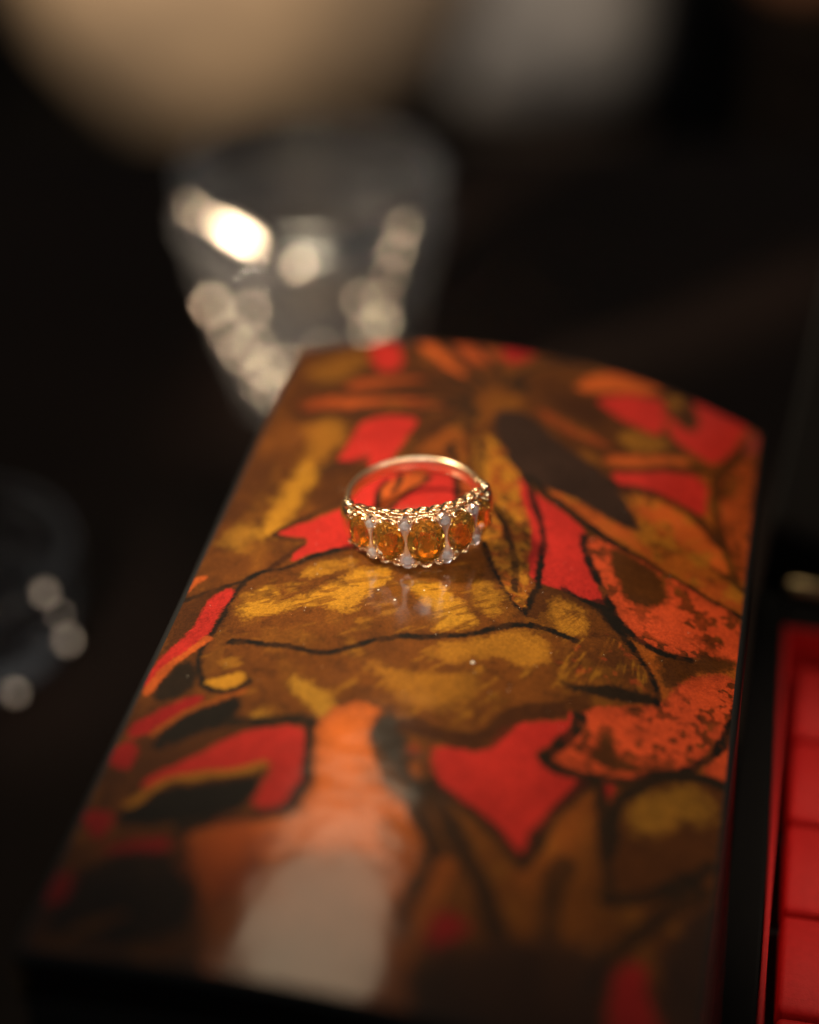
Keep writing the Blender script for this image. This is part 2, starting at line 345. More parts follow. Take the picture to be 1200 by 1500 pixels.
    ('S','blk',0.6,'',1,[-19.4,-40.6,-16.7,-42.2,-14.8,-41.7,-13.1,-39.4]),
    ('S','orange',0.8,'',1,[-27.7,-20.9,-26.8,-18.1,-25.9,-17.6]),
    ('F','brown2',1,'',1,[-22.2,-53.4,-13.1,-47.9,-16.5,-54.5,-22.3,-58.4]),
    ('F','red',0.6,'',1,[-12.6,-49.6,-4.9,-47,-3.5,-48.8,-1.3,-56.3,-2,-60.6,-3.3,-62.2,-7.1,-61.9,-6.8,-58.9,-6.1,-55.2,-7.4,-54.6,-12.1,-57.1,-18,-57.8,-21.1,-60.8,-21.4,-58.1,-16.7,-54.7]),
    ('F','blk',0.7,'',1,[-17.9,-59.8,-13.3,-58.7,-7.8,-57.3,-6.5,-55.4,-6.9,-60.4,-8.7,-63.7,-13.4,-66.1,-23,-67,-21.7,-63.7]),
    ('S','ochre2',0.9,'',1,[-21.5,-63,-19.7,-59.9,-17.8,-58.3,-13.7,-57.3,-9.6,-56.4,-7.1,-54.8]),
    ('S','dk',1.5,'',1,[-13.1,-47.6,-9.3,-47.4,-4.6,-45.9,-2.8,-47,-2,-51.6,-1,-56.2,-1.5,-58.8,-2.6,-62.6,-8.3,-65.1,-13.8,-66.6]),
    ('F','redd',0.6,'',1,[-26.6,-51.8,-24.7,-51.2,-23.4,-54.4,-23.5,-57.8,-28,-54.8]),
    ('F','redd',0.6,'',1,[-27.7,-64,-23.3,-63.9,-22.5,-67.3,-23.6,-69.4,-27.2,-66.1]),
    ('F','redd',1,'',1,[-22.6,-69.4,-14.5,-68.2,-14.2,-70.9,-22.2,-71.7]),
    ('F','blk',1.2,'',0.85,[-22.2,-71.9,-12.7,-70.3,-7.8,-78.8,-9.6,-84.7,-24.8,-85.8,-25.5,-76.8]),
    ('F','redd',0.8,'',1,[-27.6,-74.6,-24.8,-74.1,-23.7,-79.5,-27.1,-79.5]),
    ('S','brown',1.1,'',0.7,[-21.9,-83.6,-18.7,-82.2,-16.8,-80.8]),
    ('F','amber',0.6,'',1,[-13.1,-67,-1.3,-63,-1.2,-60.2,-0.5,-56.2,-1.7,-51.1,-2.8,-45.6,0.7,-41.4,2.6,-41.3,5.2,-42.4,4.4,-45.2,4.9,-49.3,5.8,-51.4,8,-56.2,11,-57.3,11.3,-60.1,13.7,-62.4,14.4,-65.7,13.8,-68.2,13.1,-74.2,14.2,-81.1,15.7,-90.2,-3.2,-94.8,-7.8,-78.8,-12.5,-69.6]),
    ('F','rust',2.5,'',0.8,[-9.4,-75.9,-1,-68,13.2,-66.7,13.1,-74.2,15.7,-90.2,-3.2,-94.8]),
    ('F','orange2',2.5,'',0.75,[-13.7,-67,-2.1,-63.6,-2,-70.4,-4.2,-77.2,-8.5,-78.9]),
    ('F','rust',1,'',0.5,[5.5,-51.2,7.7,-55.6,5.3,-56.2,4.4,-54.2]),
    ('F','rust',1.2,'',0.7,[8.7,-60.6,11.3,-60.5,13.8,-62.6,14.1,-67,10.9,-67.4,8.5,-63.5]),
    ('F','oval',1.3,'',1,[5.5,-42.7,7.2,-43.2,8.8,-46,9.3,-49.6,10.8,-52.3,11.9,-55,10.6,-55,8.3,-52.4,6.2,-50.5,4.9,-47.6,4.6,-44.5]),
    ('F','red',0.7,'',1,[12.1,-47.2,14.4,-46.8,18.1,-46.2,19.9,-43,20.5,-40.1,25.1,-38,27.5,-34.9,29,-34.8,29,-37.8,28.4,-39.6,25.8,-43.1,25.5,-44.9,28.7,-46.4,32,-45.8,29.7,-49.5,27.7,-54.4,26.5,-59.6,25.7,-62.5,21.8,-58.6,19.4,-56.4,15.8,-54.7,13.5,-53.2]),
    ('F','redd',0.8,'',0.6,[9.4,-47.5,10.7,-47.3,11.1,-49.1,10,-49.6]),
    ('F','rust',0.8,'',0.8,[10.1,-51.2,11.3,-50.9,11.8,-52.6,10.7,-53.3]),
    ('S','dkbrown',2,'',0.9,[8.7,-44.1,13.3,-45.3,16.7,-45,19.5,-42.9,20.3,-39.4,22.2,-37.2,26.1,-35.3]),
    ('S','dk',1.2,'',1,[29.1,-35.1,28.9,-37.9,27.4,-40.9,25.7,-43.5,25.6,-44.7,28.6,-46,32.8,-45.1,36,-44.2,38.5,-41.5,42.8,-38.6,48,-37.8]),
    ('F','redd',0.7,'',1,[32.8,-46.1,35.1,-45.2,34.2,-48.6]),
    ('F','brown',0.9,'',1,[12.2,-55,15.9,-54.9,21.8,-58.7,25.8,-62.8,26.7,-59.1,27.8,-54,32.1,-46,34.4,-53.1,35.9,-62.1,34.8,-73.2,27.5,-76.4,20,-68.8,16.2,-65.7,12.5,-58.9]),
    ('F','rust',1.8,'',0.5,[27.2,-58.2,29.5,-51.3,32,-47.7,33.4,-51.9,31.2,-57.6,28.7,-63.2,26.9,-67.3,24.9,-64.8]),
    ('S','dk',1.3,'',0.9,[26,-63,26.7,-58.9,27.8,-53.9,29.8,-49,32,-45.8]),
    ('S','dk',2,'',0.85,[12.2,-55,15.2,-56.9,18.4,-62.8,21.7,-67.3,24.7,-74.4]),
    ('S','dk',1.2,'',0.85,[13.3,-53.4,16.1,-55.2,19.6,-57.2,22.1,-59.1,25.8,-63.1]),
    ('S','dk',1.8,'',0.7,[11.8,-56.2,13.9,-61.1,16.3,-65.3,16.8,-68.8]),
    ('S','dk',2,'',0.7,[30.7,-61,29.7,-63.9,30.3,-71.7]),
    ('S','dk',1.3,'',0.85,[32.9,-46.1,34.4,-53,35.9,-62.1]),
    ('S','rust',2.2,'',0.9,[17.3,-66.5,17,-69.8,15.2,-76.7,14.8,-81.9,16,-90.1]),
    ('F','dk',1,'',0.8,[13.8,-69.8,15.8,-67,14.9,-75.3,14.7,-79.9,13.3,-74.2]),
    ('F','redd',1,'',1,[18.5,-71.7,22.3,-75.2,18,-79.1,16.7,-77.1]),
    ('F','brown2',0.7,'',1,[34.9,-49,36.7,-45,39.5,-41.1,43.2,-38.6,48.9,-37.2,49.2,-53.7,41.9,-60,36.2,-63.3]),
    ('F','ochre3',2.2,'',0.5,[37.4,-46.2,41.3,-41.6,46.5,-40.4,47.6,-44,41.9,-48.6,38.1,-53]),
    ('S','dk',1.2,'',1,[47.9,-37.9,43.2,-38.7,39.5,-41.3,36.8,-45,34.9,-49.2,35.4,-56.7]),
    ('S','dk',1.4,'',1,[35.9,-64.3,41,-61.4,44,-57.4,47.4,-52.5]),
    ('S','dk',1.8,'',0.9,[46.5,-57,41.1,-65.7,37.8,-71.8,35.4,-78]),
    ('F','dark',2,'',0.85,[15.9,-80.1,25.6,-74.6,34.5,-71.3,38.1,-71.7,38.1,-81.6,39.4,-86.6,18.8,-94.7]),  # near-end darkness from light falloff, painted into the print
    ('F','dark',1.5,'',0.9,[42.1,-67.6,49.2,-54.8,49.9,-81.2,44.6,-82.1]),  # lower right corner: fading light put into the pigment
    ('F','redd',0.9,'',1,[38.7,-72.2,41.2,-71.3,42.2,-75.6,45.5,-83.6,38,-87.2,38,-75.7]),
]
K = 1 / 1.12
SRGB = dict(brown=(106, 58, 16), brown2=(76, 40, 12), rust=(150, 76, 22), ochre=(184, 126, 32), ochre2=(158, 102, 27),
            ochre3=(170, 118, 34), orange=(186, 84, 30), orange2=(160, 68, 26), salmon=(200, 74, 36), amber=(222, 110, 42),
            red=(180, 41, 32), redd=(150, 28, 24), pink=(150, 52, 46), dkbrown=(62, 32, 12), dk=(38, 26, 14), dark=(48, 31, 22),
            blk=(26, 20, 13), oval=(52, 42, 34))
PIG = {k: np.array(lin(*v)) * K for k, v in SRGB.items()}

LEAFY = {'rust', 'orange', 'orange2', 'brown', 'salmon', 'amber'}
def chaikin(p, closed, n=2):
    p = np.asarray(p, float)
    for _ in range(n):
        q = np.roll(p, -1, 0) if closed else p[1:]
        b = p if closed else p[:-1]
        r = np.empty((2 * len(b), 2))
        r[0::2] = .75 * b + .25 * q; r[1::2] = .25 * b + .75 * q
        p = r if closed else np.vstack([p[:1], r, p[-1:]])
    return p

_rng = np.random.default_rng(7)
_lat = _rng.random((256, 256))
def vnoise(x, y, scale, seed=0):
    x = x / scale + 17.3 * seed + 50; y = y / scale + 31.7 * seed + 50
    xi = np.floor(x).astype(int); yi = np.floor(y).astype(int)
    fx = x - xi; fy = y - yi
    fx = fx * fx * (3 - 2 * fx); fy = fy * fy * (3 - 2 * fy)
    g = lambda i, j: _lat[(xi + i) % 256, (yi + j) % 256]
    return (g(0, 0) * (1 - fx) + g(1, 0) * fx) * (1 - fy) + (g(0, 1) * (1 - fx) + g(1, 1) * fx) * fy
def fbm(x, y, scale, seed=0, octaves=3):
    t = 0; a = .5; n = 0
    for k in range(octaves):
        t = t + a * vnoise(x, y, scale / 2 ** k, seed + 5 * k); n += a; a *= .55
    return t / n
def sstep(x, a, b):
    t = np.clip((x - a) / (b - a), 0, 1)
    return t * t * (3 - 2 * t)

NX, NY = 560, 1000
cg = np.linspace(C_L, C_R, NX)[:, None] * np.ones((1, NY))
tg = np.linspace(0, 1, NY)[None, :] * np.ones((NX, 1))
ag = a_near(cg) * (1 - tg) + a_far(cg) * tg

def paint(c, a):
    pig = np.empty(c.shape + (3,))
    n1 = fbm(c, a, 9, 1); n2 = fbm(c, a, 2.2, 2); n3 = vnoise(c, a, .45, 3)
    m = sstep(n1 * .7 + n2 * .3, .35, .68)[..., None]
    pig[:] = PIG['brown2'] * (1 - m) + PIG['brown'] * m
    sp = {k: np.zeros(c.shape) for k in ('speck', 'streak', 'olive', 'ochresp', 'redfleck')}
    # hand-drawn wobble of every outline
    wc = c + .9 * (fbm(c, a, 3.2, 11) - .5) + .14 * (n3 - .5)
    wa = a + .9 * (fbm(c, a, 3.2, 12) - .5) + .14 * (vnoise(c, a, .45, 13) - .5)
    grain = vnoise(c, a, .3, 21)
    feather = fbm(c, a, 1.5, 22, 3)
    for kind, colour, size, extra, weight, flat in PRINT:
        closed = kind == 'F'
        P = chaikin(np.array(flat).reshape(-1, 2), closed)
        mg = size * 2 + 1.5
        idx = np.nonzero((c[:, 0] > P[:, 0].min() - mg) & (c[:, 0] < P[:, 0].max() + mg))[0]
        if not len(idx): continue
        i0, i1 = idx[0], idx[-1] + 1
        jm = ((a[i0:i1] > P[:, 1].min() - mg) & (a[i0:i1] < P[:, 1].max() + mg)).any(0)
        j = np.nonzero(jm)[0]
        if not len(j): continue
        sl = (slice(i0, i1), slice(j[0], j[-1] + 1))
        X, Y = wc[sl], wa[sl]
        D = np.full(X.shape, 1e9); inside = np.zeros(X.shape, bool)
        Q = np.vstack([P, P[:1]]) if closed else P
        for (x0, y0), (x1, y1) in zip(Q[:-1], Q[1:]):
            dx, dy = x1 - x0, y1 - y0
            L = dx * dx + dy * dy + 1e-9
            t = np.clip(((X - x0) * dx + (Y - y0) * dy) / L, 0, 1)
            D = np.minimum(D, (X - x0 - t * dx) ** 2 + (Y - y0 - t * dy) ** 2)
            if closed and y0 != y1:
                inside ^= ((y0 > Y) != (y1 > Y)) & (X < dx * (Y - y0) / dy + x0)
        D = np.sqrt(D)
        if closed:
            sd = np.where(inside, D, -D)
            sof = size * .8
            mk = sstep(sd + (grain[sl] - .5) * min(size, .8) * .9 + (feather[sl] - .5) * 1.9 * max(size - .4, 0), -sof, sof) * weight
        else:
            hw = size * .66 * (.7 + .6 * fbm(X, Y, 6, 31, 2))
            mk = (1 - sstep(D + (grain[sl] - .5) * .35, hw - .2, hw + .3)) * weight * (.82 + .18 * sstep(feather[sl], .35, .55))
        mk3 = mk[..., None]
        pig[sl] = pig[sl] * (1 - mk3) + PIG[colour] * mk3
        if closed and colour in LEAFY:
            ed = np.exp(-np.clip(sd, 0, 9) / 1.0) * mk * .62 * sstep(fbm(X, Y, 4.0, 33, 2), .30, .62)
            pig[sl] = pig[sl] * (1 - ed[..., None]) + PIG['dkbrown'] * ed[..., None]
        for k in sp:
            if k == extra:
                sp[k][sl] = np.maximum(sp[k][sl], mk)
            elif weight > .75:
                sp[k][sl] *= 1 - mk
    def mix(colour, f):
        nonlocal pig
        pig = pig * (1 - f[..., None]) + PIG[colour] * f[..., None]
    # brushed fibres of the ochre leaf, fanning out from the ring
    ang = np.arctan2(a + 2, c - 34)
    st = fbm(ang * 60, np.hypot(c - 34, a + 2) * .35, 1.3, 41, 3)
    mix('brown', sp['streak'] * sstep(st, .50, .66) * .75)
    mix('brown2', sp['streak'] * sstep(fbm(c, a, 1.6, 42), .58, .72) * .55)
    mix('ochre', sp['streak'] * sstep(fbm(c, a, 3.5, 45) * .5 + st * .5, .54, .72) * .35)
    # sponge speckles
    f = sstep(fbm(c, a, 5, 51, 2), .32, .50)
    mix('brown2', sp['speck'] * f * sstep(fbm(c, a, 1.1, 52, 2), .50, .60) * .8)
    mix('dkbrown', sp['speck'] * f * sstep(fbm(c, a, .8, 53, 2), .64, .70) * .6)
    mix('ochre2', sp['olive'] * sstep(fbm(c, a, 2.8, 54), .50, .64) * .6)
    mix('dkbrown', sp['olive'] * sstep(fbm(c, a, 1.7, 55), .58, .70) * .5)
    mix('ochre', sp['ochresp'] * sstep(fbm(c, a, 1.5, 56), .42, .62) * .55)
    mix('dkbrown', sp['ochresp'] * sstep(fbm(c, a, .9, 57, 2), .57, .68) * .6)
    mix('salmon', sp['redfleck'] * sstep(fbm(c, a, 1.1, 58, 2), .62, .72) * .5)
    # washes of lighter and darker brown
    mix('dkbrown', .26 * sstep(fbm(c, a, 4.5, 71), .54, .72) * (pig[..., 0] < .2) * (pig[..., 0] > .06))
    mix('ochre2', .16 * sstep(fbm(c * 1.0, a * .6, 3.4, 72), .56, .74) * (pig[..., 0] < .22) * (pig[..., 0] > .07))
    # paper grain
    v = 1 + .22 * (fbm(c, a, 1.4, 61) - .5) + .40 * (vnoise(c, a, .28, 62) - .5) + .55 * (fbm(c, a, 7, 63) - .5)
    return np.clip(pig * v[..., None], 0.002, 1)

pig = paint(cg, ag)
zg = zs(cg)
xw = cg * CH[0] + ag * AH[0]; yw = cg * CH[1] + ag * AH[1]

box = empty('painted_box', (0, 0, 0))
tag(box, 'black lacquer box with arched lid painted with orange and brown leaves on red', 'box')
me = bpy.data.meshes.new('lid_panel')
co = np.stack([xw, yw, zg], -1).reshape(-1, 3) * S
ii = np.arange(NX * NY).reshape(NX, NY)
quads = np.stack([ii[:-1, :-1], ii[1:, :-1], ii[1:, 1:], ii[:-1, 1:]], -1).reshape(-1, 4)
me.vertices.add(len(co)); me.vertices.foreach_set('co', co.ravel())
me.loops.add(quads.size); me.loops.foreach_set('vertex_index', quads.ravel())
me.polygons.add(len(quads))
me.polygons.foreach_set('loop_start', np.arange(0, quads.size, 4))
me.update(calc_edges=True)
at = me.color_attributes.new('pigment', 'FLOAT_COLOR', 'POINT')
at.data.foreach_set('color', np.concatenate([pig.reshape(-1, 3), np.ones((NX * NY, 1))], 1).astype(np.float32).ravel())
painted = material('painted_lacquer', (.3, .1, .05), 0.5, spec=0.1, coat=0.9, coat_rough=0.135, bump=0.04, bump_scale=500)
wav = painted.node_tree.nodes.new('ShaderNodeTexNoise'); wav.inputs['Scale'].default_value = 95; wav.inputs['Detail'].default_value = 2
wtc = painted.node_tree.nodes.new('ShaderNodeTexCoord'); wbp = painted.node_tree.nodes.new('ShaderNodeBump')
wbp.inputs['Strength'].default_value = 0.5; wbp.inputs['Distance'].default_value = 0.00045
painted.node_tree.links.new(wtc.outputs['Object'], wav.inputs['Vector']); painted.node_tree.links.new(wav.outputs['Fac'], wbp.inputs['Height'])
painted.node_tree.links.new(wbp.outputs['Normal'], painted.node_tree.nodes['Principled BSDF'].inputs['Coat Normal'])
nt = painted.node_tree
vc = nt.nodes.new('ShaderNodeVertexColor'); vc.layer_name = 'pigment'
# fine pigment grain on top of the print
tc = nt.nodes.new('ShaderNodeTexCoord')
gn = nt.nodes.new('ShaderNodeTexNoise'); gn.inputs['Scale'].default_value = 5200; gn.inputs['Detail'].default_value = 2
nt.links.new(tc.outputs['Object'], gn.inputs['Vector'])
mr = nt.nodes.new('ShaderNodeMapRange'); mr.inputs[1].default_value = .3; mr.inputs[2].default_value = .7
mr.inputs[3].default_value = .78; mr.inputs[4].default_value = 1.2
nt.links.new(gn.outputs['Fac'], mr.inputs[0])
vm = nt.nodes.new('ShaderNodeVectorMath'); vm.operation = 'SCALE'
nt.links.new(vc.outputs['Color'], vm.inputs[0]); nt.links.new(mr.outputs[0], vm.inputs['Scale'])
nt.links.new(vm.outputs['Vector'], painted.node_tree.nodes['Principled BSDF'].inputs['Base Color'])
lid_panel = link('lid_panel', me, painted, box, True)
lid_panel['label'] = 'arched top with painted leaves on red'

# a few specks of dust and painted glint flecks on the lacquer
drng = random.Random(11)
dv, df = [], []
spots = [(2.0, -20.3, .20), (-0.6, -18.6, .14), (14.3, -30.2, .30), (5.5, -17.4, .12), (8.2, -15.6, .12)]  # fixed flecks: glints painted as pale specks
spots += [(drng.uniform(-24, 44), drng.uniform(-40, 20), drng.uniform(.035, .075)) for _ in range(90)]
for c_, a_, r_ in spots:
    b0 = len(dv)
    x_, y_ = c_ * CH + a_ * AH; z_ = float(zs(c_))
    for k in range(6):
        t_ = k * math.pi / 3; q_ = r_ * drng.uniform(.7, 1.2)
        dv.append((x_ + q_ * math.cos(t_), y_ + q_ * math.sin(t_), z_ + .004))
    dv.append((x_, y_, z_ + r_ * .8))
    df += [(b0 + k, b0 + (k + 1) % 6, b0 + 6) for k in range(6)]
dust_and_glints = mesh('dust_and_glints', dv, df, material('dust_and_glints', (0.75, 0.68, 0.56), 0.8), box)
dust_and_glints['kind'] = 'stuff'

# rounded black rim of the lid, then the box body
def outline(n=60):
    L = []
    t = np.linspace(0, 1, n)
    cs = C_L + (C_R - C_L) * t
    L += [(c, a_near(c)) for c in cs[:-1]]
    L += [(C_R, a_near(C_R) + (a_far(C_R) - a_near(C_R)) * k) for k in t[:-1]]
    L += [(c, a_far(c)) for c in cs[::-1][:-1]]
    L += [(C_L, a_far(C_L) + (a_near(C_L) - a_far(C_L)) * k) for k in t[:-1]]
    return np.array(L)
OL = outline()
def offset_outline(d):
    """rounded-rectangle style outward offset"""
    out = []
    for c, a in OL:
        dc = da = 0
        if c <= C_L + 1e-6: dc = -d
        if c >= C_R - 1e-6: dc = d
        if abs(a - a_near(c)) < 1e-6: da = -d
        if abs(a - a_far(c)) < 1e-6: da = d
        if dc and da: dc *= .75; da *= .75
        out.append((c + dc, a + da))
    return np.array(out)
def shell(name, sections, mat, parent, cap=False):
    vs, fs = [], []
    n = len(OL)
    zt = zs(OL[:, 0])
    for d, dz, absolute in sections:
        q = offset_outline(d)
        for k in range(n):
            z = dz if absolute else zt[k] + dz
            vs.append((*(q[k, 0] * CH + q[k, 1] * AH), z))
    for s in range(len(sections) - 1):
        for k in range(n):
            k2 = (k + 1) % n
            fs.append((s * n + k, (s + 1) * n + k, (s + 1) * n + k2, s * n + k2))
    if cap: fs.append(tuple(range((len(sections) - 1) * n, len(sections) * n)))
    return mesh(name, vs, fs, mat, parent, True)
shell('lid_rim', [(0, -.001, 0), (.35, -.05, 0), (.75, -.3, 0), (1.0, -.7, 0), (1.1, -1.2, 0), (1.1, -7.5, 0), (.8, -7.9, 0), (-1.2, -7.9, 0)], black_lacquer, box)
shell('box_body', [(-.6, -8.3, 0), (.1, -8.3, 0), (.5, -8.7, 0), (.5, 3.4, 1), (.3, 3.0, 1), (-2, 3.0, 1)], black_lacquer, box)
shell('plinth', [(-2, 2.99, 1), (1.0, 2.99, 1), (1.6, 2.4, 1), (1.6, .03, 1)], black_lacquer, box, True)

# ------------------------------------------------------------------ open tray beside it
def ca(c, a, z): return (*(c * CH + a * AH), z)
tray = empty('open_tray', (0, 0, 0), (0, 0, -YAW))
tag(tray, 'open black lacquer case with padded red lining beside the painted box', 'case')
matt_black = material('matt_black', (0.005, 0.0045, 0.0045), 0.6, spec=0.15)
c0, c1, a0, a1, zr = 50.2, 128.0, -112.0, 43.0, 51.0
def wall(name, x0, x1, y0, y1, z0, z1, mat=matt_black, bev=.6, parent=tray):
    return from_bm(name, box_bm(x0, x1, y0, y1, z0, z1, bev), mat, parent)
wall('side_wall', c0, c0 + 5.6, a0, a1, 0.02, zr)
wall('side_wall', c1 - 5.6, c1, a0, a1, 0.02, zr)
wall('end_wall', c0 + 5.62, c1 - 5.62, a1 - 8.6, a1, 0.02, zr)
wall('end_wall', c0 + 5.62, c1 - 5.62, a0, a0 + 8.6, 0.02, zr)
wall('floor', c0 + 5.62, c1 - 5.62, a0 + 8.62, a1 - 8.62, 20, 40, bev=.1)
wall('lining_wall', c0 + 5.64, c0 + 6.5, a0 + 8.64, a1 - 8.64, 40.02, zr - .15, red_velvet, .25)
wall('lining_wall', c0 + 6.52, c1 - 6.6, a1 - 9.5, a1 - 8.64, 40.02, zr - .3, red_velvet, .25)
k = 0
for cx in range(3):
    for ay in range(7):
        x0 = c0 + 8.4 + cx * 21.0; y1 = a1 - 11.4 - ay * 18.6
        b = box_bm(x0, x0 + 19.8, y1 - 17.4, y1, 40.1, 45.2, 1.0, 2)
        from_bm('cushion', b, red_velvet, tray, True)
lidp = from_bm('raised_lid', box_bm(c0 + .5, c1, -2.2, 2.2, 0, 150, .6), matt_black, tray)
lidp.location = Vector((0, a1 + 3.4, zr - 4)) * S
lidp.rotation_euler = (rad(-28), rad(6), rad(0))
hv, hf = lathe([(0, -2.4), (1.5, -2.4), (1.7, -2.1), (1.7, 2.1), (1.5, 2.4), (0, 2.4)], 20)
hb = mesh('hinge', [(z * 2.2, x, y) for x, y, z in hv], hf, brass, tray, True)
hb.location = Vector((c0 + 11, a1 + .2, zr + .9)) * S

# ------------------------------------------------------------------ the ring
TILT = rad(2.0)
ring = empty('gem_ring', (0.7, -3.0, 94.45), (-TILT, rad(-3), rad(8.5)))
ring.scale = (1.09, 1.09, 1.09)
tag(ring, 'gold ring with five amber gemstones and small diamonds lying on the painted lid', 'ring')
def cyl(phi, r, z):
    p = rad(phi)
    return Vector((r * math.sin(p), -r * math.cos(p), z))
def frame(phi, r, z):
    """matrix whose x is tangential, y up, z outward"""
    p = rad(phi)
    t = Vector((math.cos(p), math.sin(p), 0)); n = Vector((math.sin(p), -math.cos(p), 0)); u = Vector((0, 0, 1))
    m = Matrix((t, u, n)).transposed().to_4x4()
    m.translation = cyl(phi, r, z) * S
    return m
def hull(points):
    bm = bmesh.new()
    for p in points: bm.verts.new(p)
    r = bmesh.ops.convex_hull(bm, input=bm.verts[:])
    junk = [g for g in r['geom_interior'] if isinstance(g, bmesh.types.BMVert)]
    if junk: bmesh.ops.delete(bm, geom=junk, context='VERTS')
    return bm
def oval_pts(w, h, n, s, z, off=0.0, e=2.25):
    L = []
    for k in range(n):
        a = 2 * math.pi * (k + off) / n
        cx, sx = math.cos(a), math.sin(a)
        L.append((w / 2 * s * math.copysign(abs(cx) ** (2 / e), cx), h / 2 * s * math.copysign(abs(sx) ** (2 / e), sx), z))
    return L
def gem_bm(w, h, crown=.24, pav=.50):
    P = oval_pts(w, h, 8, .54, crown * w, .5) + oval_pts(w, h, 8, .80, crown * w * .62) + oval_pts(w, h, 16, 1, .04 * w, .5)
    P += oval_pts(w, h, 16, 1, -.02 * w, .5) + oval_pts(w, h, 16, .82, -pav * w * .34) + oval_pts(w, h, 12, .58, -pav * w * .65, .5) + oval_pts(w, h, 8, .30, -pav * w * .88) + [(0, 0, -pav * w)]
    return hull(P)
def torus(R, r, n=20, m=8, sx=1.0, sy=1.0):
    vs, fs = [], []
    for i in range(n):
        a = 2 * math.pi * i / n
        for j in range(m):
            b = 2 * math.pi * j / m
            q = R + r * math.cos(b)
            vs.append((q * math.cos(a) * sx, q * math.sin(a) * sy, r * math.sin(b)))
    for i in range(n):
        for j in range(m):
            fs.append((i * m + j, ((i + 1) % n) * m + j, ((i + 1) % n) * m + (j + 1) % m, i * m + (j + 1) % m))
    return vs, fs
def ball_mesh(name, r, sz=1.0, mat=None, n=12):
    bm = bmesh.new()
    bmesh.ops.create_uvsphere(bm, u_segments=n, v_segments=n * 2 // 3, radius=r)
    for v in bm.verts: v.co.z *= sz; v.co *= S
    m_ = bpy.data.meshes.new(name); bm.to_mesh(m_); bm.free()
    m_.polygons.foreach_set('use_smooth', [True] * len(m_.polygons))
    m_.materials.append(mat)
    return m_

def sweep(name, stations, mat, n=14, power=2.6, parent=ring):
    """stations: (phi, r, half thickness, half height, z) -> rounded band"""
    vs, fs = [], []
    for phi, r, ht, hh, z in stations:
        for k in range(n):
            a = 2 * math.pi * k / n
            cx, sx = math.cos(a), math.sin(a)
            dr = ht * math.copysign(abs(cx) ** (2 / power), cx); dz = hh * math.copysign(abs(sx) ** (2 / power), sx)
            vs.append(tuple(cyl(phi, r + dr, z + dz)))
    for i in range(len(stations) - 1):
        for k in range(n):
            k2 = (k + 1) % n
            fs.append((i * n + k, i * n + k2, (i + 1) * n + k2, (i + 1) * n + k))
    fs.append(tuple(range(n)))
    fs.append(tuple(range((len(stations) - 1) * n, len(stations) * n))[::-1])
    return mesh(name, vs, fs, mat, parent, True)

def hh(phi): return 3.75 - 1.15 * (abs(phi) / 62) ** 1.8          # half height of the head
# thin plain shank round the back
sweep('shank', [(92 + 176 * k / 180, 8.50, 0.43 + .06 * abs(k - 90) / 90, 1.0 + .25 * (abs(k - 90) / 90) ** 3, 0) for k in range(181)], shank_gold, 40, 2.5)
for s in (-1, 1):
    sh = sweep('shoulder', [(s * (60 + 36 * k / 14), 9.2 - .7 * (k / 14) + .35 * math.sin(k / 14 * math.pi), 1.25 - .72 * (k / 14) ** .8,
                       2.7 - 1.45 * (k / 14) ** 1.3, 0) for k in range(15)], gold)
    for zz in (-1, 1):
        st = []
        for k in range(15):
            t = k / 14
            st.append((s * (58 + 34 * t), 9.35 - .55 * t + .25 * math.sin(t * 6.3), .42 - .18 * t, .42 - .18 * t, zz * (2.55 - 1.5 * t + .2 * math.sin(t * 6.3))))
        sweep('scroll_wire', st, gold_bright, 10, 2)
# gold backing added behind the stones so they read amber
sweep('stone_backing', [(-60 + 120 * k / 40, 7.1, .12, hh(-60 + 120 * k / 40) - .5, 0) for k in range(41)], gold)
for zz in (-1, 1):
    sweep('gallery_rail', [(-63 + 126 * k / 40, 8.05, .24, .35, zz * (hh(-63 + 126 * k / 40) - .3)) for k in range(41)], gold, 8, 2.5)
    sweep('gallery_rail', [(-63 + 126 * k / 40, 9.25, .22, .22, zz * (hh(-63 + 126 * k / 40) - .25)) for k in range(41)], gold, 8, 2)
# row of scrolled loops along both edges of the head
tv, tf = torus(.70, .21, 20, 10, 1.0, 1.1)
loop_me = bpy.data.meshes.new('scroll_loop'); loop_me.from_pydata([tuple(c * S for c in v) for v in tv], [], tf)
loop_me.polygons.foreach_set('use_smooth', [True] * len(loop_me.polygons)); loop_me.materials.append(gold)
bead_me = ball_mesh('bead', .36, 1.0, gold_bright)
rnd = random.Random(3)
for zz in (-1, 1):
    for k in range(11):
        phi = -57 + 114 * k / 10
        o = link('scroll_loop', loop_me, None, ring)
        m = Matrix.Rotation(rad(phi), 4, 'Z') @ Matrix.Rotation(rad(-20 * zz + rnd.uniform(-8, 8)), 4, 'X')
        m.translation = cyl(phi, 8.65, zz * (hh(phi) + .12)) * S
        o.matrix_local = m
        if k < 10:
            b = link('bead', bead_me, None, ring)
            b.location = cyl(phi + 5.7, 9.2 + rnd.uniform(-.1, .1), zz * (hh(phi + 5.7) + .05)) * S; b.scale = (.8,) * 3
    for s in (-1, 1):
        for phi, r, z, sc in ((63, 9.8, 2.1, 1.5), (69, 9.3, 2.6, 1.9), (78, 9.0, 2.0, 1.4), (86, 8.7, 1.5, 1.0)):
            b = link('bead', bead_me, None, ring)
            b.location = cyl(s * phi, r, zz * z) * S; b.scale = (sc,) * 3
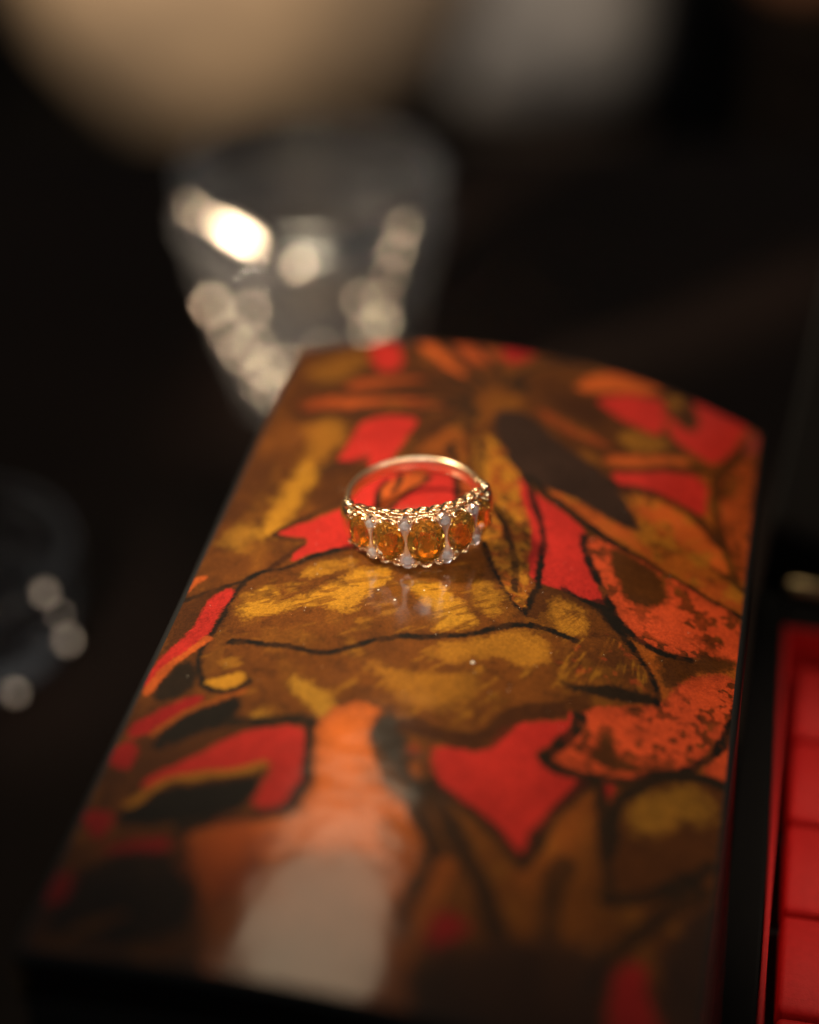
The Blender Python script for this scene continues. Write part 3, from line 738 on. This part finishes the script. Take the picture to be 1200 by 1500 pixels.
# five stones
STONES = [(-52.5, 3.5, 5.0), (-28, 4.05, 5.8), (0, 4.8, 6.5), (28, 4.05, 5.8), (52.5, 3.5, 5.0)]
claw_me = ball_mesh('claw', .30, 1.5, gold_bright)
for phi, w, h in STONES:
    g = from_bm('gemstone', gem_bm(w, h), citrine, ring)
    g.matrix_local = frame(phi, 9.8, 0)
    tv, tf = torus(1.0, 1.0, 28, 8)
    # scalloped collet following the oval girdle
    vs, fs = [], []
    N_, M_ = 40, 8
    for i in range(N_):
        a = 2 * math.pi * i / N_
        (px, py, _), = oval_pts(w + .25, h + .25, 1, 1, 0, i / N_ * 1.0) if False else [oval_pts(w + .22, h + .22, N_, 1, 0)[i]]
        nrm = Vector((px / (w * w), py / (h * h), 0)).normalized()
        rr = .24 + .07 * math.cos(10 * a)
        for j in range(M_):
            b_ = 2 * math.pi * j / M_
            q = Vector((px, py, -.28)) + nrm * rr * math.cos(b_) + Vector((0, 0, 1)) * (rr * 1.5) * math.sin(b_)
            vs.append(tuple(q))
    for i in range(N_):
        for j in range(M_):
            fs.append((i * M_ + j, ((i + 1) % N_) * M_ + j, ((i + 1) % N_) * M_ + (j + 1) % M_, i * M_ + (j + 1) % M_))
    c_ = mesh('collet', vs, fs, gold, ring, True); c_.matrix_local = frame(phi, 9.55, 0)
    for a in (38, 68, 112, 142, 218, 248, 292, 322):
        e = rad(a)
        (px, py, _) = (w / 2 * .98 * math.copysign(abs(math.cos(e)) ** .89, math.cos(e)), h / 2 * .98 * math.copysign(abs(math.sin(e)) ** .89, math.sin(e)), 0)
        cl = link('claw', claw_me, None, ring)
        f = frame(phi, 9.55, 0)
        cl.matrix_local = f @ Matrix.Translation(Vector((px, py, .12)) * S)
# hourglass plates with a diamond at each end, between the stones
dia_me = None
for phi, zd, sc in ((-41.2, 2.15, .92), (-14.6, 2.65, 1.0), (14.6, 2.65, 1.0), (41.2, 2.15, .92)):
    prof = [(-1.42, .25), (-1.30, .75), (-1.08, 1.08), (-.84, .92), (-.48, .40), (0, .15), (.48, .38), (.84, .92), (1.08, 1.08), (1.30, .75), (1.42, .25)]
    rows = [(z * zd, max(wd, .02) * sc) for z, wd in prof]
    vs, fs = [], []
    for z, wd in rows:
        for r in (9.5, 10.2):
            k_ = 1.0 if r < 9.9 else .80
            for t in (-wd * k_, 0, wd * k_):
                vs.append(tuple(cyl(phi + math.degrees(t / r), r - (.12 if (t == 0 and r > 9.9) else 0), z)))
    for i in range(len(rows) - 1):
        A, B = i * 6, (i + 1) * 6
        for p, q in ((3, 4), (4, 5), (5, 2), (2, 1), (1, 0), (0, 3)):
            fs.append((A + p, A + q, B + q, B + p))
    mesh('spacer_plate', vs, fs, white_gold, ring)
    for zz in (-1, 1):
        if dia_me is None:
            P = oval_pts(1.3, 1.3, 8, .56, .26, .5, 2) + oval_pts(1.3, 1.3, 8, .86, .16, 0, 2) + oval_pts(1.3, 1.3, 8, 1, 0, .5, 2) + [(0, 0, -.5)]
            dobj = from_bm('diamond', hull(P), diamond, ring); dia_me = dobj.data
        else:
            dobj = link('diamond', dia_me, None, ring)
        dobj.matrix_local = frame(phi, 10.2, zz * zd) @ Matrix.Scale(sc, 4)
        for t in (-.62, .62):
            b = link('bead', bead_me, None, ring)
            b.location = cyl(phi + math.degrees(t * sc / 10), 10.15, zz * (zd + .60)) * S; b.scale = (.62,) * 3

# ------------------------------------------------------------------ crystal pieces behind
bowl = empty('crystal_vase', (-22, 176, 0))
tag(bowl, 'tapering cut crystal vase with bright glints, blurred behind the painted box', 'vase')
prof = [(0, .05), (17, .05), (18, 1), (17.5, 3)] + [(17 + 12.5 * t ** .9, 3 + 45 * t) for t in np.linspace(.05, 1, 40)]
def hob(a, z, j):
    if z < 4 or z > 40: return 0
    row = (z - 4) / 9.0
    k = math.sin(math.pi * (row % 1))
    return 1.7 * k * abs(math.sin(6.5 * a + (math.pi / 2 if int(row) % 2 else 0)))
v, f = lathe(prof + [(27, 48), (0, 47)], 156, hob)
mesh('cut_body', v, f, crystal, bowl, True)
v, f = torus(28.2, 2.6, 72, 16); v = [(x, y, z + 46.5) for x, y, z in v]
mesh('knop', v, f, crystal, bowl, True)
GLINT_DISCS = [(-14.6, -27.6, 57.0, 1.9, 3.4, -18), (-22.5, -20.3, 57.2, 0.55, 2.4, -40), (-25.5, -16.5, 57.4, 0.5, 2.4, -50), (-1.4, -31.0, 51.2, 1.3), (-22.8, -14.2, 31.8, 1.5), (-13.0, -24.9, 36.5, 1.2), (-19.1, -16.6, 25.5, 1.0), (-16.6, -17.7, 21.6, 1.2), (-10.3, -21.3, 19.3, 1.4), (-13.0, -21.8, 25.9, 1.0), (15.9, -21.8, 32.1, 1.4), (2.2, -25.7, 27.3, 0.7), (11.5, -26.6, 40.0, 0.9), (-9.4, -19.3, 11.6, 1.1), (-6.5, -23.3, 21.4, 1.0), (12.9, -23.2, 30.2, 1.0), (-12.6, -18.1, 13.7, 1.0), (20.7, -23.5, 56.2, 0.55, 2.6, 68), (19.3, -24.2, 50.7, 0.55, 2.6, 68), (18.0, -24.2, 44.6, 0.55, 2.6, 68), (16.6, -23.1, 37.9, 0.55, 2.6, 68), (21.7, -22.6, 56.3, 0.5, 2.4, 62), (19.6, -24.0, 51.0, 0.5, 2.4, 62), (17.5, -24.8, 45.4, 0.5, 2.4, 62), (15.4, -24.3, 39.0, 0.5, 2.4, 62)]
def add_glint_discs(L, parent, n=(-.34, -.83, .44)):  # silver discs added and all turned one way to catch lamps as glints
    q = Vector(n).to_track_quat('Z', 'Y')
    for x, y, z, r, *rest in L:
        b = link('glint_disc', glint_disc_me, None, parent)
        lx, roll = rest if rest else (1.0, 0.0)
        b.rotation_mode = 'QUATERNION'
        b.rotation_quaternion = q @ Matrix.Rotation(rad(roll), 4, 'Z').to_quaternion()
        b.location = Vector((x, y, z)) * S; b.scale = (r * lx, r, r)
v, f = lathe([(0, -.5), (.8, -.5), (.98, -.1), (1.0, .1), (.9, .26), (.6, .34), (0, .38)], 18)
glint_disc_ob = mesh('glint_disc', v, f, silver, bowl, True); glint_disc_me = glint_disc_ob.data
bpy.data.objects.remove(glint_disc_ob)
add_glint_discs(GLINT_DISCS, bowl)
outer = [(0, 48.5), (26, 48.6), (28.5, 50), (29, 53), (29.8, 56), (30.3, 57.6)]
inner = [(r - 1.6, z + .4) for r, z in outer[::-1] if r > 29.2] + [(25, 54), (0, 52.5)]
v, f = lathe(outer + [(30.1, 58.3), (29.3, 58.5)] + inner, 96)
mesh('lip', v, f, clear_vase, bowl, True)

def tumbler(name, loc, rb, rt, h, label, rows=3, wall_=2.2, n=140, lobes=9):
    e = empty(name, loc)
    tag(e, label, 'glass')
    def hb_(a, z, j):
        if j > 26 or z < 3: return 0
        row = (z - 3) / (h * .7) * rows
        if row >= rows: return 0
        return 1.3 * math.sin(math.pi * (row % 1)) * abs(math.sin(lobes / 2 * a + (math.pi / 2 if int(row) % 2 else 0)))
    out = [(0, .05), (rb - 1, .05), (rb, 1)] + [(rb + (rt - rb) * t, 1 + (h - 1) * t) for t in np.linspace(.04, 1, 24)]
    inn = [(r - wall_, z) for r, z in out[::-1] if z > 6 and r > rb] + [(rb - wall_ - 1, 6), (0, 5.5)]
    v, f = lathe(out + inn, n, hb_)
    mesh('glass_body', v, f, clear_glass, e, True)
    return e
tum = tumbler('cut_glass_tumbler', (-91, 82, 0), 22, 25, 22, 'cut glass tumbler blurred at the left edge, left of the painted box')
add_glint_discs([(21.6, -14.8, 23.0, 1.25), (24.0, -10.6, 7.8, 1.35), (14.8, -21.6, 3.8, 1.15), (23.3, -11.9, 15.4, 0.8)], tum, (0, -.76, .65))

# low tan wooden coaster by the near left corner, brown jar at the far right
co_ = empty('wooden_coaster', (-124, -22, 0))
tag(co_, 'tan wooden coaster on the table at the lower left corner', 'coaster')
v, f = lathe([(0, .05), (54, .05), (55, 1), (55, 5), (54, 6), (50, 6), (49, 5), (0, 5)], 72)
mesh('disc', v, f, cork, co_)

# seats at the far side of the room, all out of focus
def seat(name, loc, w, dep, z0, z1, mat, label, legs, tub=False):
    e = empty(name, (loc[0], loc[1], -720))
    tag(e, label, 'stool', 'stools across the room')
    if tub:
        v, f = lathe([(0, z0), (w * .24, z0), (w * .29, z0 + 12), (w * .37, z0 + 60), (w * .46, z0 + 120), (w * .50, z0 + 190), (w * .5, z1), (w * .47, z1 + 14), (w * .40, z1 + 4), (w * .36, z1 - 60), (0, z1 - 70)], 56)
        mesh('cushion', v, f, mat, e, True)
    else:
        from_bm('cushion', box_bm(-w / 2, w / 2, -dep / 2, dep / 2, z0, z1, min(60, (z1 - z0) * .35), 5), mat, e, True)
    if tub: w = dep = w * .52
    from_bm('seat_frame', box_bm(-w / 2 + 20, w / 2 - 20, -dep / 2 + 20, dep / 2 - 20, z0 - 26, z0 - .3, 4), legs, e)
    for sx in (-1, 1):
        for sy in (-1, 1):
            cx, cy = sx * (w / 2 - 45), sy * (dep / 2 - 45)
            from_bm('leg', box_bm(cx - 14, cx + 14, cy - 14, cy + 14, .1, z0 - 26.3, 3), legs, e)
    return e
dark_wood = material('dark_stool_wood', (0.012, 0.008, 0.006), 0.6, spec=0.2)
seat('beige_stool', (-128, 1440), 440, 440, 214, 520, material('beige_cloth', (0.20, 0.145, 0.10), 0.9, noise=(9, (0.44, 0.31, 0.20))), 'beige upholstered stool blurred at the top left', dark_wood, True)
seat('grey_stool', (112, 1480), 200, 300, 255, 460, material('grey_cloth', (0.05, 0.05, 0.055), 0.9, noise=(17, (0.26, 0.24, 0.23))), 'grey blue stool blurred right of the beige stool', dark_wood)
seat('brown_stool', (395, 1640), 170, 300, 300, 470, material('brown_cloth', (0.34, 0.14, 0.07), 0.9), 'brown stool blurred in the far top right corner', dark_wood)
